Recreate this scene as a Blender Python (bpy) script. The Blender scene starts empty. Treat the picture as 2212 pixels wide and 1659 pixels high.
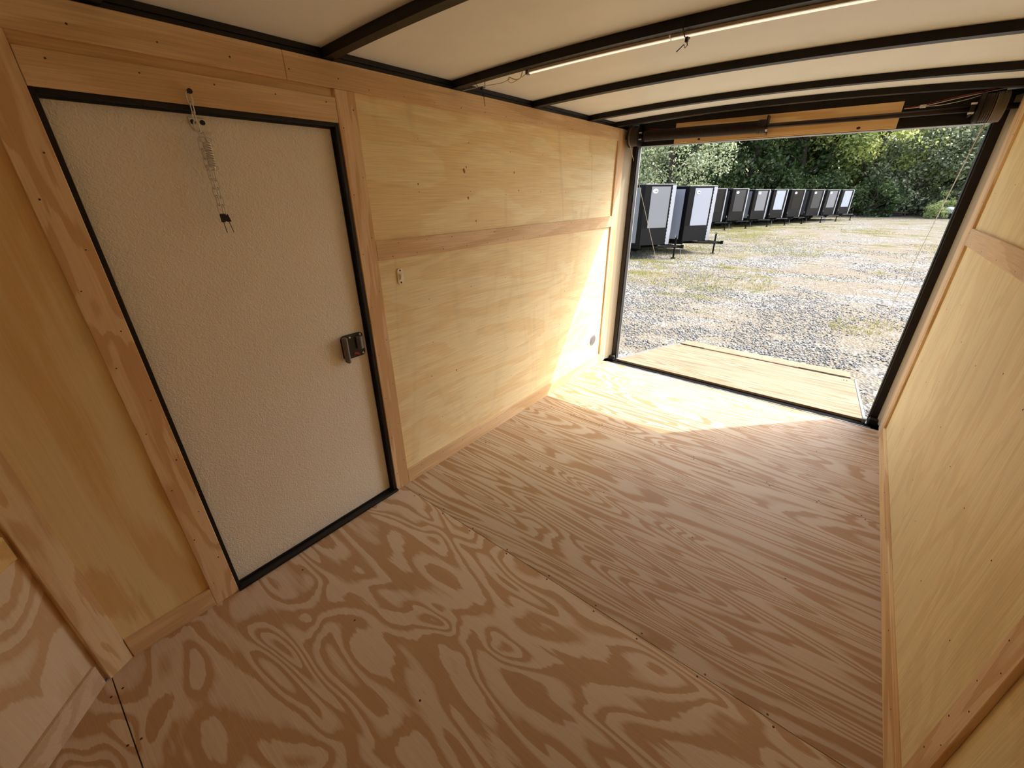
import bpy, bmesh, math, random
import numpy as np
from mathutils import Vector, Matrix

PI = math.pi
random.seed(7)
rng = np.random.default_rng(7)
C = bpy.context.scene
COL = C.collection

# ------------------------------------------------------------------ camera
cam_d = bpy.data.cameras.new('camera')
cam = bpy.data.objects.new('camera', cam_d)
COL.objects.link(cam)
cam_d.sensor_fit = 'HORIZONTAL'
cam_d.sensor_width = 36.0
cam_d.lens = 886.36 * 36.0 / 2212.0
cam_d.clip_start = 0.01
cam_d.clip_end = 400
_R = ((0.78147922, 0.62389828, -0.00641537), (0.26190038, -0.33734759, -0.90421501), (-0.56630241, 0.70494506, -0.42702933))
_X, _Y, _Z = Vector(_R[0]), -Vector(_R[1]), -Vector(_R[2])
cam.matrix_world = Matrix(((_X.x, _Y.x, _Z.x, 1.56419), (_X.y, _Y.y, _Z.y, -0.00596), (_X.z, _Y.z, _Z.z, 1.43273), (0, 0, 0, 1)))
C.camera = cam

# ------------------------------------------------------------------ light
SUN_DIR = Vector((0.4547, 0.4842, 0.747)).normalized()
SUN_STRENGTH = 2.05
SKY_STRENGTH = 0.215
LED_STRENGTH = 0.3
EXPOSURE = 1.64
w = bpy.data.worlds.new('world')
C.world = w
w.use_nodes = True
nt = w.node_tree
nt.nodes.clear()
wo = nt.nodes.new('ShaderNodeOutputWorld')
bg = nt.nodes.new('ShaderNodeBackground')
sk = nt.nodes.new('ShaderNodeTexSky')
sk.sky_type = 'NISHITA'
sk.sun_disc = False
sk.sun_elevation = math.asin(SUN_DIR.z)
sk.sun_rotation = math.atan2(SUN_DIR.x, SUN_DIR.y)
sk.dust_density = 4.0
sk.air_density = 0.8
hs = nt.nodes.new('ShaderNodeHueSaturation')
hs.inputs['Saturation'].default_value = 0.65
nt.links.new(sk.outputs[0], hs.inputs['Color'])
bg.inputs['Strength'].default_value = SKY_STRENGTH
nt.links.new(hs.outputs[0], bg.inputs['Color'])
nt.links.new(bg.outputs[0], wo.inputs['Surface'])
sd = bpy.data.lights.new('sun', 'SUN')
sd.energy = SUN_STRENGTH
sd.angle = 0.0093
sd.color = (1.0, 0.965, 0.90)
so = bpy.data.objects.new('sun', sd)
COL.objects.link(so)
so.rotation_euler = SUN_DIR.to_track_quat('Z', 'Y').to_euler()
so.location = (8, 10, 14)
C.view_settings.view_transform = 'Standard'
C.view_settings.look = 'None'
C.view_settings.gamma = 1.0
C.view_settings.use_curve_mapping = False
C.view_settings.exposure = EXPOSURE
C.cycles.max_bounces = 24
C.cycles.diffuse_bounces = 18
C.cycles.glossy_bounces = 4
C.cycles.transmission_bounces = 4
C.cycles.transparent_max_bounces = 8
C.cycles.caustics_reflective = False
C.cycles.caustics_refractive = False
C.cycles.sample_clamp_indirect = 6.0

# ------------------------------------------------------------------ materials
def srgb(r, g, b):
    f = lambda c: (c / 255 / 12.92) if c / 255 <= 0.04045 else ((c / 255 + 0.055) / 1.055) ** 2.4
    return (f(r), f(g), f(b), 1.0)

def newmat(name):
    m = bpy.data.materials.new(name)
    m.use_nodes = True
    n = m.node_tree
    return m, n, n.nodes['Principled BSDF'], n.nodes.new, n.links.new

def plain(name, col, rough=0.5, metal=0.0, spec=0.5, noise=0.0, nscale=20.0, bump=0.0):
    m, n, p, N, L = newmat(name)
    p.inputs['Base Color'].default_value = col
    p.inputs['Roughness'].default_value = rough
    p.inputs['Metallic'].default_value = metal
    p.inputs['Specular IOR Level'].default_value = spec
    if noise or bump:
        tc = N('ShaderNodeTexCoord')
        nz = N('ShaderNodeTexNoise')
        nz.inputs['Scale'].default_value = nscale
        nz.inputs['Detail'].default_value = 3
        L(tc.outputs['Object'], nz.inputs['Vector'])
        if noise:
            mr = N('ShaderNodeMapRange')
            mr.inputs['To Min'].default_value = 1 - noise
            mr.inputs['To Max'].default_value = 1 + noise * 0.5
            L(nz.outputs['Fac'], mr.inputs['Value'])
            mx = N('ShaderNodeMix')
            mx.data_type = 'RGBA'
            mx.blend_type = 'MULTIPLY'
            mx.inputs[0].default_value = 1
            mx.inputs[6].default_value = col
            L(mr.outputs[0], mx.inputs[7])
            L(mx.outputs[2], p.inputs['Base Color'])
        if bump:
            b = N('ShaderNodeBump')
            b.inputs['Strength'].default_value = bump
            b.inputs['Distance'].default_value = 0.002
            L(nz.outputs['Fac'], b.inputs['Height'])
            L(b.outputs[0], p.inputs['Normal'])
    return m

def wood(name, along, light, dark, across=5.0, length=0.7, bands=9.0, seed=0.0, sharp=0.5, fiber=0.12, rough=0.55, stain=0.0, dist=0.5, detail=1.5, spec=0.3):
    """plywood face: contour bands of a stretched noise, plus fine fibres and a slow change of tone"""
    m, n, p, N, L = newmat(name)
    tc = N('ShaderNodeTexCoord')
    def mapping(a, c, off):
        mp = N('ShaderNodeMapping')
        s = [c, c, c]
        s['xyz'.index(along)] = a
        mp.inputs['Scale'].default_value = s
        mp.inputs['Location'].default_value = (off, off * 1.7, off * 0.6)
        L(tc.outputs['Object'], mp.inputs['Vector'])
        return mp
    def noise(mp, det, rg=0.5, ds=0.0):
        z = N('ShaderNodeTexNoise')
        z.inputs['Scale'].default_value = 1.0
        z.inputs['Detail'].default_value = det
        z.inputs['Roughness'].default_value = rg
        z.inputs['Distortion'].default_value = ds
        L(mp.outputs[0], z.inputs['Vector'])
        return z
    def math_(op, a, b):
        q = N('ShaderNodeMath')
        q.operation = op
        for i, v in enumerate((a, b)):
            if v is None: continue
            if isinstance(v, (int, float)): q.inputs[i].default_value = v
            else: L(v, q.inputs[i])
        return q.outputs[0]
    big = noise(mapping(length, across, seed), detail, 0.42, dist)
    fib = noise(mapping(5.0, 260.0, seed + 3), 2.0)
    wob = noise(mapping(length * 3.5, across * 13, seed + 9), 4.0, 0.6)
    v = math_('MULTIPLY', big.outputs['Fac'], bands)
    v = math_('ADD', v, math_('MULTIPLY', wob.outputs['Fac'], 0.5))
    fr = math_('FRACT', v, None)
    rp = N('ShaderNodeValToRGB')
    e = rp.color_ramp.elements
    e[0].position, e[0].color = 0.0, light
    e[1].position, e[1].color = 1.0, light
    mid = tuple(light[i] * 0.55 + dark[i] * 0.45 for i in range(3)) + (1,)
    for pos, col in ((sharp - 0.12, light), (sharp, mid), (sharp + 0.10, dark), (0.93, dark)):
        x = e.new(max(0.01, min(0.99, pos)))
        x.color = col
    L(fr, rp.inputs['Fac'])
    def mult(colout, fac, lo, hi):
        mr = N('ShaderNodeMapRange')
        mr.inputs['From Min'].default_value = 0.25
        mr.inputs['From Max'].default_value = 0.75
        mr.inputs['To Min'].default_value = lo
        mr.inputs['To Max'].default_value = hi
        L(fac, mr.inputs['Value'])
        mx = N('ShaderNodeMix')
        mx.data_type = 'RGBA'
        mx.blend_type = 'MULTIPLY'
        mx.inputs[0].default_value = 1
        L(colout, mx.inputs[6])
        L(mr.outputs[0], mx.inputs[7])
        return mx.outputs[2]
    c = mult(rp.outputs['Color'], fib.outputs['Fac'], 1 - fiber, 1 + fiber * 0.6)
    slow = noise(mapping(0.6, 1.6, seed + 5), 2.0)
    c = mult(c, slow.outputs['Fac'], 0.9, 1.06)
    if stain:
        # water marks running down the sheet
        mp = N('ShaderNodeMapping')
        mp.inputs['Scale'].default_value = (2.0, 2.0, 0.35)
        mp.inputs['Location'].default_value = (seed, seed, seed)
        L(tc.outputs['Object'], mp.inputs['Vector'])
        sz = noise(mp, 3.0, 0.55, 0.6)
        d = math_('ABSOLUTE', math_('SUBTRACT', sz.outputs['Fac'], 0.55), None)
        mr = N('ShaderNodeMapRange')
        mr.inputs['From Min'].default_value = 0.0
        mr.inputs['From Max'].default_value = 0.022
        mr.inputs['To Min'].default_value = 1 - stain
        mr.inputs['To Max'].default_value = 1.0
        L(d, mr.inputs['Value'])
        mx = N('ShaderNodeMix')
        mx.data_type = 'RGBA'
        mx.blend_type = 'MULTIPLY'
        mx.inputs[0].default_value = 1
        L(c, mx.inputs[6])
        L(mr.outputs[0], mx.inputs[7])
        c = mx.outputs[2]
    L(c, p.inputs['Base Color'])
    p.inputs['Roughness'].default_value = rough
    p.inputs['Specular IOR Level'].default_value = spec
    b = N('ShaderNodeBump')
    b.inputs['Strength'].default_value = 0.25
    b.inputs['Distance'].default_value = 0.0008
    L(fib.outputs['Fac'], b.inputs['Height'])
    L(b.outputs[0], p.inputs['Normal'])
    return m

FL_L, FL_D = srgb(198, 180, 154), srgb(172, 138, 100)
WL_L, WL_D = srgb(243, 227, 182), srgb(238, 216, 166)
BD_L, BD_D = srgb(228, 200, 160), srgb(210, 176, 132)
M = {}
M['floor_a'] = wood('fir_plywood_bold', 'x', srgb(212, 193, 166), srgb(186, 152, 114), 4.4, 1.5, 10.0, 2.3, 0.5, 0.09, 0.5, 0, 1.0, 1.3)
M['floor_b'] = wood('fir_plywood_fine', 'x', FL_L, FL_D, 6.6, 0.62, 18.0, 11.1, 0.5, 0.10, 0.5, 0, 0.7, 1.4)
M['floor_c'] = wood('fir_plywood_rear', 'x', FL_L, FL_D, 7.0, 0.8, 15.0, 23.7, 0.5, 0.08, 0.5, 0, 0.8, 1.3)
M['ramp_wood'] = wood('fir_plywood_ramp', 'x', srgb(140, 126, 102), srgb(116, 94, 66), 7.0, 0.5, 13.0, 31.0, 0.55, 0.06, 0.6, 0, 0.5, 1.2)
M['wall_y'] = wood('smooth_plywood_sheet', 'y', WL_L, WL_D, 4.0, 0.9, 5.0, 4.4, 0.45, 0.16, 0.5, 0.10, 0.6, 3.5)
M['wall_y2'] = wood('smooth_plywood_sheet_lower', 'y', WL_L, WL_D, 3.4, 0.8, 6.0, 14.2, 0.5, 0.15, 0.5, 0.05, 0.8, 3.5)
M['wall_r'] = wood('smooth_plywood_right', 'z', srgb(239, 221, 172), srgb(233, 211, 160), 4.6, 1.6, 5.0, 41.3, 0.5, 0.14, 0.5, 0.0, 0.9, 3.5)
M['wall_front'] = wood('figured_plywood_sheet', 'z', srgb(240, 222, 172), srgb(228, 198, 142), 3.2, 0.8, 4.5, 52.0, 0.55, 0.06, 0.5, 0, 0.7, 1.5)
M['wall_nose'] = wood('figured_plywood_nose', 'z', srgb(234, 214, 184), srgb(214, 180, 140), 3.2, 1.6, 8.0, 63.0, 0.5, 0.06, 0.55, 0, 0.8, 1.2)
M['board_y'] = wood('board_lengthways', 'y', BD_L, srgb(214, 182, 138), 7.0, 0.7, 4.0, 71.0, 0.5, 0.16, 0.55, 0, 0.4, 2.0)
M['board_z'] = wood('board_upright', 'z', BD_L, srgb(210, 174, 128), 9.0, 1.1, 3.5, 83.0, 0.5, 0.12, 0.55, 0, 0.5, 2.0)
M['board_zd'] = wood('board_upright_figured', 'z', srgb(230, 204, 164), srgb(212, 176, 132), 9.0, 2.2, 4.5, 95.0, 0.45, 0.07, 0.55, 0, 0.8, 1.5)
M['board_r'] = wood('board_right', 'y', srgb(236, 206, 154), srgb(214, 174, 120), 12.0, 0.6, 4.0, 17.0, 0.5, 0.08, 0.55, 0, 0.3, 1.5)
M['board_pale'] = wood('board_pale', 'x', srgb(236, 206, 146), srgb(216, 180, 118), 12.0, 0.6, 3.0, 19.0, 0.5, 0.06, 0.55, 0, 0.3, 1.5)
M['board_nose'] = wood('board_nose_foot', 'x', srgb(226, 204, 172), srgb(212, 184, 150), 9.0, 0.7, 3.0, 37.0, 0.5, 0.08, 0.5, 0, 0.3, 1.5)
M['board_header'] = wood('pine_board', 'x', srgb(240, 208, 156), srgb(224, 184, 126), 14.0, 0.7, 5.0, 29.0, 0.5, 0.08, 0.5, 0, 0.3, 1.5)
M['black'] = plain('black_painted_steel', srgb(18, 16, 16), 0.42, 0.0, 0.4, 0.25, 30)
M['beam'] = plain('black_roof_bow_steel', srgb(24, 21, 19), 0.45, 0.0, 0.25, 0.2, 25)
M['rubber'] = plain('black_rubber', srgb(20, 19, 19), 0.6)
M['alu'] = plain('mill_aluminium', srgb(200, 200, 202), 0.35, 0.9, 0.5, 0.1, 60)
M['grey_steel'] = plain('grey_galvanised_steel', srgb(150, 152, 156), 0.4, 0.7, 0.5, 0.15, 90)
M['zinc'] = plain('zinc_plated_wire', srgb(226, 224, 218), 0.3, 0.55)
M['spring_steel'] = plain('oiled_spring_steel', srgb(60, 50, 44), 0.35, 0.7, 0.5, 0.2, 40)
M['wraps'] = plain('wound_cable', srgb(120, 110, 94), 0.45, 0.4)
M['drum'] = plain('cast_drum', srgb(74, 66, 58), 0.5, 0.3, 0.4, 0.15, 40)
M['dark_steel'] = plain('dark_steel_bracket', srgb(48, 42, 38), 0.45, 0.5)
M['cable'] = plain('galvanised_cable', srgb(206, 200, 184), 0.45, 0.3)
M['cream'] = plain('cream_painted_metal', srgb(178, 167, 142), 0.45, 0, 0.4, 0.05, 12)
M['ceiling'] = plain('white_vinyl_ceiling', srgb(240, 247, 250), 0.42, 0, 0.45, 0.06, 8, 0.15)
M['plastic'] = plain('charcoal_plastic', srgb(34, 33, 33), 0.38)
M['plastic2'] = plain('grey_plastic', srgb(104, 102, 104), 0.38)
M['red'] = plain('red_plastic', srgb(170, 30, 36), 0.4)
M['ivory'] = plain('ivory_plastic', srgb(236, 226, 204), 0.35)
M['white'] = plain('white_plastic', srgb(232, 230, 226), 0.4)
M['grey_cap'] = plain('grey_plastic_cap', srgb(120, 124, 130), 0.5)
M['red_wire'] = plain('red_insulation', srgb(150, 40, 36), 0.5)
M['screw'] = plain('rusty_screw_head', srgb(74, 52, 38), 0.5, 0.3)
M['knot'] = plain('brown_knot', srgb(150, 96, 52), 0.6)
M['bark'] = plain('grey_bark', srgb(84, 76, 66), 0.9, 0, 0.2, 0.4, 12, 0.6)
M['tyre'] = plain('tyre_rubber', srgb(26, 26, 27), 0.8)

def door_leaf_mat():
    m, n, p, N, L = newmat('pebbled_white_liner')
    p.inputs['Base Color'].default_value = srgb(238, 234, 222)
    p.inputs['Roughness'].default_value = 0.42
    tc = N('ShaderNodeTexCoord')
    z = N('ShaderNodeTexNoise')
    z.inputs['Scale'].default_value = 95
    z.inputs['Detail'].default_value = 2.5
    z.inputs['Distortion'].default_value = 1.2
    L(tc.outputs['Object'], z.inputs['Vector'])
    b = N('ShaderNodeBump')
    b.inputs['Strength'].default_value = 0.75
    b.inputs['Distance'].default_value = 0.004
    L(z.outputs['Fac'], b.inputs['Height'])
    L(b.outputs[0], p.inputs['Normal'])
    return m
M['leaf_door'] = door_leaf_mat()

def led_mat():
    m, n, p, N, L = newmat('led_diffuser')
    p.inputs['Base Color'].default_value = srgb(240, 226, 204)
    p.inputs['Emission Color'].default_value = (1.0, 0.86, 0.70, 1)
    p.inputs['Emission Strength'].default_value = LED_STRENGTH
    return m
M['led'] = led_mat()

def foliage_mat(name, a, b, trans=0.45):
    m, n, p, N, L = newmat(name)
    out = n.nodes['Material Output']
    g = N('ShaderNodeNewGeometry')
    rp = N('ShaderNodeValToRGB')
    e = rp.color_ramp.elements
    e[0].color, e[1].color = a, b
    L(g.outputs['Random Per Island'], rp.inputs['Fac'])
    L(rp.outputs['Color'], p.inputs['Base Color'])
    p.inputs['Roughness'].default_value = 0.45
    t = N('ShaderNodeBsdfTranslucent')
    L(rp.outputs['Color'], t.inputs['Color'])
    mx = N('ShaderNodeMixShader')
    mx.inputs['Fac'].default_value = trans
    L(p.outputs[0], mx.inputs[1])
    L(t.outputs[0], mx.inputs[2])
    L(mx.outputs[0], out.inputs['Surface'])
    return m
M['leaf_dark'] = foliage_mat('dark_green_leaves', srgb(44, 62, 36), srgb(108, 130, 78))
M['leaf_mid'] = foliage_mat('mid_green_leaves', srgb(82, 104, 56), srgb(182, 196, 122))
M['leaf_yellow'] = foliage_mat('yellow_green_leaves', srgb(126, 146, 70), srgb(226, 228, 150))
M['leaf_silver'] = foliage_mat('silvery_leaves', srgb(76, 98, 58), srgb(206, 212, 176))
M['leaf_grey'] = foliage_mat('grey_green_leaves', srgb(56, 70, 46), srgb(182, 190, 152))
M['leaf_bush'] = foliage_mat('pale_bush_leaves', srgb(140, 160, 100), srgb(206, 212, 152))
M['grass'] = foliage_mat('dry_grass_blades', srgb(116, 122, 64), srgb(178, 166, 104), 0.3)

def stone_mat():
    m, n, p, N, L = newmat('grey_gravel_stones')
    g = N('ShaderNodeNewGeometry')
    rp = N('ShaderNodeValToRGB')
    e = rp.color_ramp.elements
    e[0].color, e[1].color = srgb(93, 92, 90), srgb(163, 161, 156)
    e[0].position = 0.1
    x = e.new(0.5); x.color = srgb(127, 126, 123)
    L(g.outputs['Random Per Island'], rp.inputs['Fac'])
    L(rp.outputs['Color'], p.inputs['Base Color'])
    p.inputs['Roughness'].default_value = 0.85
    return m
M['stone'] = stone_mat()

def ground_mat():
    m, n, p, N, L = newmat('sandy_gravel_yard')
    tc = N('ShaderNodeTexCoord')
    def noise(scale, det=3, off=0.0, sx=1.0, sy=1.0):
        mp = N('ShaderNodeMapping')
        mp.inputs['Location'].default_value = (off, off, 0)
        mp.inputs['Scale'].default_value = (sx, sy, 1)
        L(tc.outputs['Object'], mp.inputs['Vector'])
        z = N('ShaderNodeTexNoise')
        z.inputs['Scale'].default_value = scale
        z.inputs['Detail'].default_value = det
        L(mp.outputs[0], z.inputs['Vector'])
        return z.outputs['Fac']
    def ramp(fac, stops):
        r = N('ShaderNodeValToRGB')
        e = r.color_ramp.elements
        e[0].position, e[0].color = stops[0]
        e[1].position, e[1].color = stops[-1]
        for pos, c in stops[1:-1]:
            x = e.new(pos); x.color = c
        L(fac, r.inputs['Fac'])
        return r.outputs['Color']
    def mix(f, a, b):
        x = N('ShaderNodeMix')
        x.data_type = 'RGBA'
        L(f, x.inputs[0]); L(a, x.inputs[6]); L(b, x.inputs[7])
        return x.outputs[2]
    v = N('ShaderNodeTexVoronoi')
    v.inputs['Scale'].default_value = 30
    L(tc.outputs['Object'], v.inputs['Vector'])
    sep = N('ShaderNodeSeparateColor')
    L(v.outputs['Color'], sep.inputs[0])
    W1 = (1, 1, 1, 1); B1 = (0, 0, 0, 1)
    gravel = ramp(sep.outputs[0], [(0.0, srgb(74, 73, 71)), (0.5, srgb(114, 112, 106)), (1.0, srgb(169, 166, 158))])
    sand = ramp(noise(9, 5, 3.0), [(0.3, srgb(110, 102, 89)), (0.7, srgb(135, 126, 111))])
    mask = ramp(noise(0.9, 6, 8.0, 0.7, 1.3), [(0.44, B1), (0.56, W1)])
    base = mix(mask, sand, gravel)
    grassc = ramp(noise(14, 4, 1.0), [(0.3, srgb(78, 80, 41)), (0.7, srgb(117, 112, 68))])
    gx = N('ShaderNodeSeparateXYZ')
    L(tc.outputs['Object'], gx.inputs[0])
    # grass thickens to the left of the wheel tracks and in front of the wood
    mr = N('ShaderNodeMapRange')
    mr.inputs['From Min'].default_value = 1.0
    mr.inputs['From Max'].default_value = -5.0
    mr.inputs['To Min'].default_value = -0.12
    mr.inputs['To Max'].default_value = 0.07
    L(gx.outputs['X'], mr.inputs['Value'])
    mr2 = N('ShaderNodeMapRange')
    mr2.inputs['From Min'].default_value = 14
    mr2.inputs['From Max'].default_value = 26
    mr2.inputs['To Min'].default_value = 0.0
    mr2.inputs['To Max'].default_value = 0.09
    L(gx.outputs['Y'], mr2.inputs['Value'])
    ad = N('ShaderNodeMath'); ad.operation = 'ADD'
    L(mr.outputs[0], ad.inputs[0]); L(mr2.outputs[0], ad.inputs[1])
    ad2 = N('ShaderNodeMath'); ad2.operation = 'ADD'
    L(ad.outputs[0], ad2.inputs[0]); L(noise(1.3, 6, 21.0, 0.7, 1.4), ad2.inputs[1])
    gm = ramp(ad2.outputs[0], [(0.5, B1), (0.62, W1)])
    col = mix(gm, base, grassc)
    L(col, p.inputs['Base Color'])
    p.inputs['Roughness'].default_value = 0.95
    p.inputs['Specular IOR Level'].default_value = 0.15
    b = N('ShaderNodeBump')
    b.inputs['Strength'].default_value = 0.8
    b.inputs['Distance'].default_value = 0.03
    L(v.outputs['Distance'], b.inputs['Height'])
    L(b.outputs[0], p.inputs['Normal'])
    return m
M['ground'] = ground_mat()

# ------------------------------------------------------------------ builders
class MB:
    def __init__(s):
        s.v, s.f = [], []
    def add(s, verts, faces):
        o = len(s.v)
        s.v += [tuple(q) for q in verts]
        s.f += [tuple(i + o for i in f) for f in faces]
        return s
    def box(s, x0, x1, y0, y1, z0, z1):
        return s.add([(x0, y0, z0), (x1, y0, z0), (x1, y1, z0), (x0, y1, z0), (x0, y0, z1), (x1, y0, z1), (x1, y1, z1), (x0, y1, z1)],
                     [(0, 3, 2, 1), (4, 5, 6, 7), (0, 1, 5, 4), (1, 2, 6, 5), (2, 3, 7, 6), (3, 0, 4, 7)])
    def prism(s, poly, axis, a, b):
        """extrude a 2-D polygon along an axis; poly runs in the two other axes in xyz order"""
        n = len(poly)
        def P(q, h):
            if axis == 'x': return (h, q[0], q[1])
            if axis == 'y': return (q[0], h, q[1])
            return (q[0], q[1], h)
        vs = [P(q, a) for q in poly] + [P(q, b) for q in poly]
        fs = [tuple(range(n))[::-1], tuple(range(n, 2 * n))] + [(i, (i + 1) % n, n + (i + 1) % n, n + i) for i in range(n)]
        return s.add(vs, fs)
    def cyl(s, p0, p1, r, n=12, r2=None):
        return s.tube([p0, p1], r, n, r2)
    def tube(s, pts, r, n=6, r2=None, closed=False):
        pts = [Vector(q) for q in pts]
        m = len(pts)
        prev = None
        vs = []
        for i, q in enumerate(pts):
            if closed:
                t = (pts[(i + 1) % m] - pts[i - 1]).normalized()
            else:
                t = (pts[min(i + 1, m - 1)] - pts[max(i - 1, 0)]).normalized()
            if prev is None:
                a = Vector((0, 0, 1)) if abs(t.z) < 0.9 else Vector((1, 0, 0))
                u = t.cross(a).normalized()
            else:
                u = (prev - t * prev.dot(t)).normalized()
            prev = u
            vv = t.cross(u)
            rr = r if r2 is None else r + (r2 - r) * i / max(1, m - 1)
            for k in range(n):
                an = 2 * PI * k / n
                vs.append(q + (u * math.cos(an) + vv * math.sin(an)) * rr)
        fs = []
        for i in range(m if closed else m - 1):
            j = (i + 1) % m
            for k in range(n):
                fs.append((i * n + k, i * n + (k + 1) % n, j * n + (k + 1) % n, j * n + k))
        if not closed:
            fs.append(tuple(range(n))[::-1])
            fs.append(tuple(range((m - 1) * n, m * n)))
        return s.add(vs, fs)
    def xform(s, fn):
        s.v = [tuple(fn(Vector(q))) for q in s.v]
        return s
    def build(s, name, mat, parent=None, bevel=0.0, smooth=False, loc=None, **props):
        off = Vector((0, 0, 0))
        if parent is not None:
            q = parent
            while q is not None:
                off += q.location
                q = q.parent
        elif loc is not None:
            off = Vector(loc)
        me = bpy.data.meshes.new(name)
        me.from_pydata([tuple(Vector(q) - off) for q in s.v], [], s.f)
        bm = bmesh.new()
        bm.from_mesh(me)
        bmesh.ops.recalc_face_normals(bm, faces=bm.faces)
        if bevel:
            bmesh.ops.bevel(bm, geom=list(bm.edges), offset=bevel, segments=1, affect='EDGES', clamp_overlap=True)
        if smooth:
            for f in bm.faces: f.smooth = True
        bm.to_mesh(me)
        bm.free()
        me.materials.append(mat)
        o = bpy.data.objects.new(name, me)
        COL.objects.link(o)
        if parent is not None:
            o.parent = parent
        elif loc is not None:
            o.location = loc
        for k, v in props.items():
            o[k] = v
        return o

def empty(name, loc, label=None, cat=None, group=None, kind=None):
    o = bpy.data.objects.new(name, None)
    o.empty_display_size = 0.1
    o.location = loc
    COL.objects.link(o)
    return tag(o, label, cat, group, kind)

def tag(o, label=None, cat=None, group=None, kind=None):
    if label: o['label'] = label
    if cat: o['category'] = cat
    if group: o['group'] = group
    if kind: o['kind'] = kind
    return o

def copy_tree(o, parent=None):
    c = o.copy()
    COL.objects.link(c)
    if parent is not None:
        c.parent = parent
    for ch in list(o.children):
        copy_tree(ch, c)
    return c

def rrect(cx, cy, hw, hh, r, n=5):
    pts = []
    for sx, sy, a0 in ((1, 1, 0), (-1, 1, PI / 2), (-1, -1, PI), (1, -1, 1.5 * PI)):
        for k in range(n + 1):
            a = a0 + PI / 2 * k / n
            pts.append((cx + sx * (hw - r) + r * math.cos(a), cy + sy * (hh - r) + r * math.sin(a)))
    return pts

def circ(cx, cy, r, n=20, ry=None):
    return [(cx + r * math.cos(2 * PI * k / n), cy + (ry or r) * math.sin(2 * PI * k / n)) for k in range(n)]

def box(name, mat, b, parent=None, bevel=0.0, **kw):
    return MB().box(*b).build(name, mat, parent, bevel, **kw)

W = 1.998
L0, R0 = -0.005, 2.008             # faces of the wall sheets; the boards stand proud of them
BT = 0.012                       # board thickness
Z_BB, Z_R0, Z_R1, Z_T0, Z_T1 = 0.0846, 1.1652, 1.2441, 1.7566, 1.8340
Y_END = 3.272                    # rear edge of the plywood floor
Y_POST = 3.500
Z_G = -0.47                      # yard level
NOSE_U = Vector((0.743, -0.669, 0))
def bow(x):                      # underside of the roof bows, gently arched
    return 1.838 + 0.030 * (1 - ((x - W / 2) / (W / 2)) ** 2)
def nose_y(x):                   # inner face of the V nose
    return -0.160 - min(x, W - x) / 0.743 * 0.669

# ------------------------------------------------------------------ setting: yard
gs = 60
def hilly(x, y):
    return Z_G
MB().add([(-70, -40, Z_G), (70, -40, Z_G), (70, 110, Z_G), (-70, 110, Z_G)], [(0, 1, 2, 3)]).build(
    'ground', M['ground'], kind='structure', label='sunlit yard of sand, grey gravel and thin dry grass behind the ramp', category='ground')

# ------------------------------------------------------------------ setting: floor
fl = MB().prism([(-0.05, Y_END), (-0.05, -0.17), (W / 2, -1.18), (W + 0.05, -0.17), (W + 0.05, Y_END)], 'z', -0.06, -0.0205).build('floor', M['black'], kind='structure',
         label='plywood trailer floor laid in sheets crosswise', category='floor')
def sheet(y0, y1, mat, name='plywood_sheet'):
    return box(name, mat, (L0, R0, y0 + 0.0009, y1 - 0.0009, -0.02, 0.0), fl, 0.0008)
sheet(-0.2, 1.0, M['floor_a'])
sheet(1.0, 2.22, M['floor_b'])
sheet(2.22, Y_END, M['floor_c'])
MB().prism([(0.02, -0.202), (W / 2, nose_y(W / 2)), (W - 0.02, -0.202)], 'z', -0.02, 0.0).build('plywood_sheet', M['floor_a'], fl)
sm = MB()
for ys in (1.0, 2.22, -0.2):
    for x in np.arange(0.12, 1.95, 0.203):
        for d in (-0.012, 0.012):
            xx, yy = x + random.uniform(-.02, .02), ys + d + random.uniform(-.004, .004)
            sm.prism(circ(xx, yy, 0.0034, 8), 'z', -0.001, 0.0006)
for ys in (0.4, 1.6, 2.75):
    for x in np.arange(0.12, 1.95, 0.4):
        xx, yy = x + random.uniform(-.05, .05), ys + random.uniform(-.02, .02)
        sm.prism(circ(xx, yy, 0.0036, 8), 'z', -0.001, 0.0006)
sm.build('screw_heads', M['screw'], fl, kind='stuff')

# ------------------------------------------------------------------ setting: walls
WY0, WY1 = -0.15, 3.31
sk = MB().box(-0.052, -0.048, WY0, 0.178, -0.06, 1.88).box(-0.052, -0.048, 0.967, 3.47, -0.06, 1.88).box(-0.052, -0.048, 0.178, 0.967, 1.667, 1.88)
wl = sk.build('wall_left', M['cream'], kind='structure', label='plywood wall with the side door in it', category='wall')
def lpanel(y0, y1, z0, z1, mat):
    return box('plywood_panel', mat, (L0 - 0.012, L0, y0, y1, z0, z1), wl, 0.001)
lpanel(WY0, 0.1905, 0.0, 1.836, M['wall_front'])
lpanel(0.1915, 0.9535, 1.654, 1.836, M['board_y'])
lpanel(0.9545, WY1 - 0.012, 0.0, 1.205, M['wall_y2'])
lpanel(0.9545, WY1 - 0.012, 1.2065, 1.836, M['wall_y'])
wr = MB().box(W + 0.048, W + 0.052, WY0, 3.47, -0.06, 1.88).build('wall_right', M['cream'], kind='structure',
        label='plywood wall without a door, facing the side door', category='wall')
def rpanel(y0, y1, z0, z1, mat):
    return box('plywood_panel', mat, (R0, R0 + 0.012, y0, y1, z0, z1), wr, 0.001)
rpanel(WY0, 0.964, 0.0, 1.836, M['wall_r'])
rpanel(0.966, WY1 - 0.012, 0.0, 1.205, M['wall_r'])
rpanel(0.966, WY1 - 0.012, 1.2065, 1.836, M['wall_r'])

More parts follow.
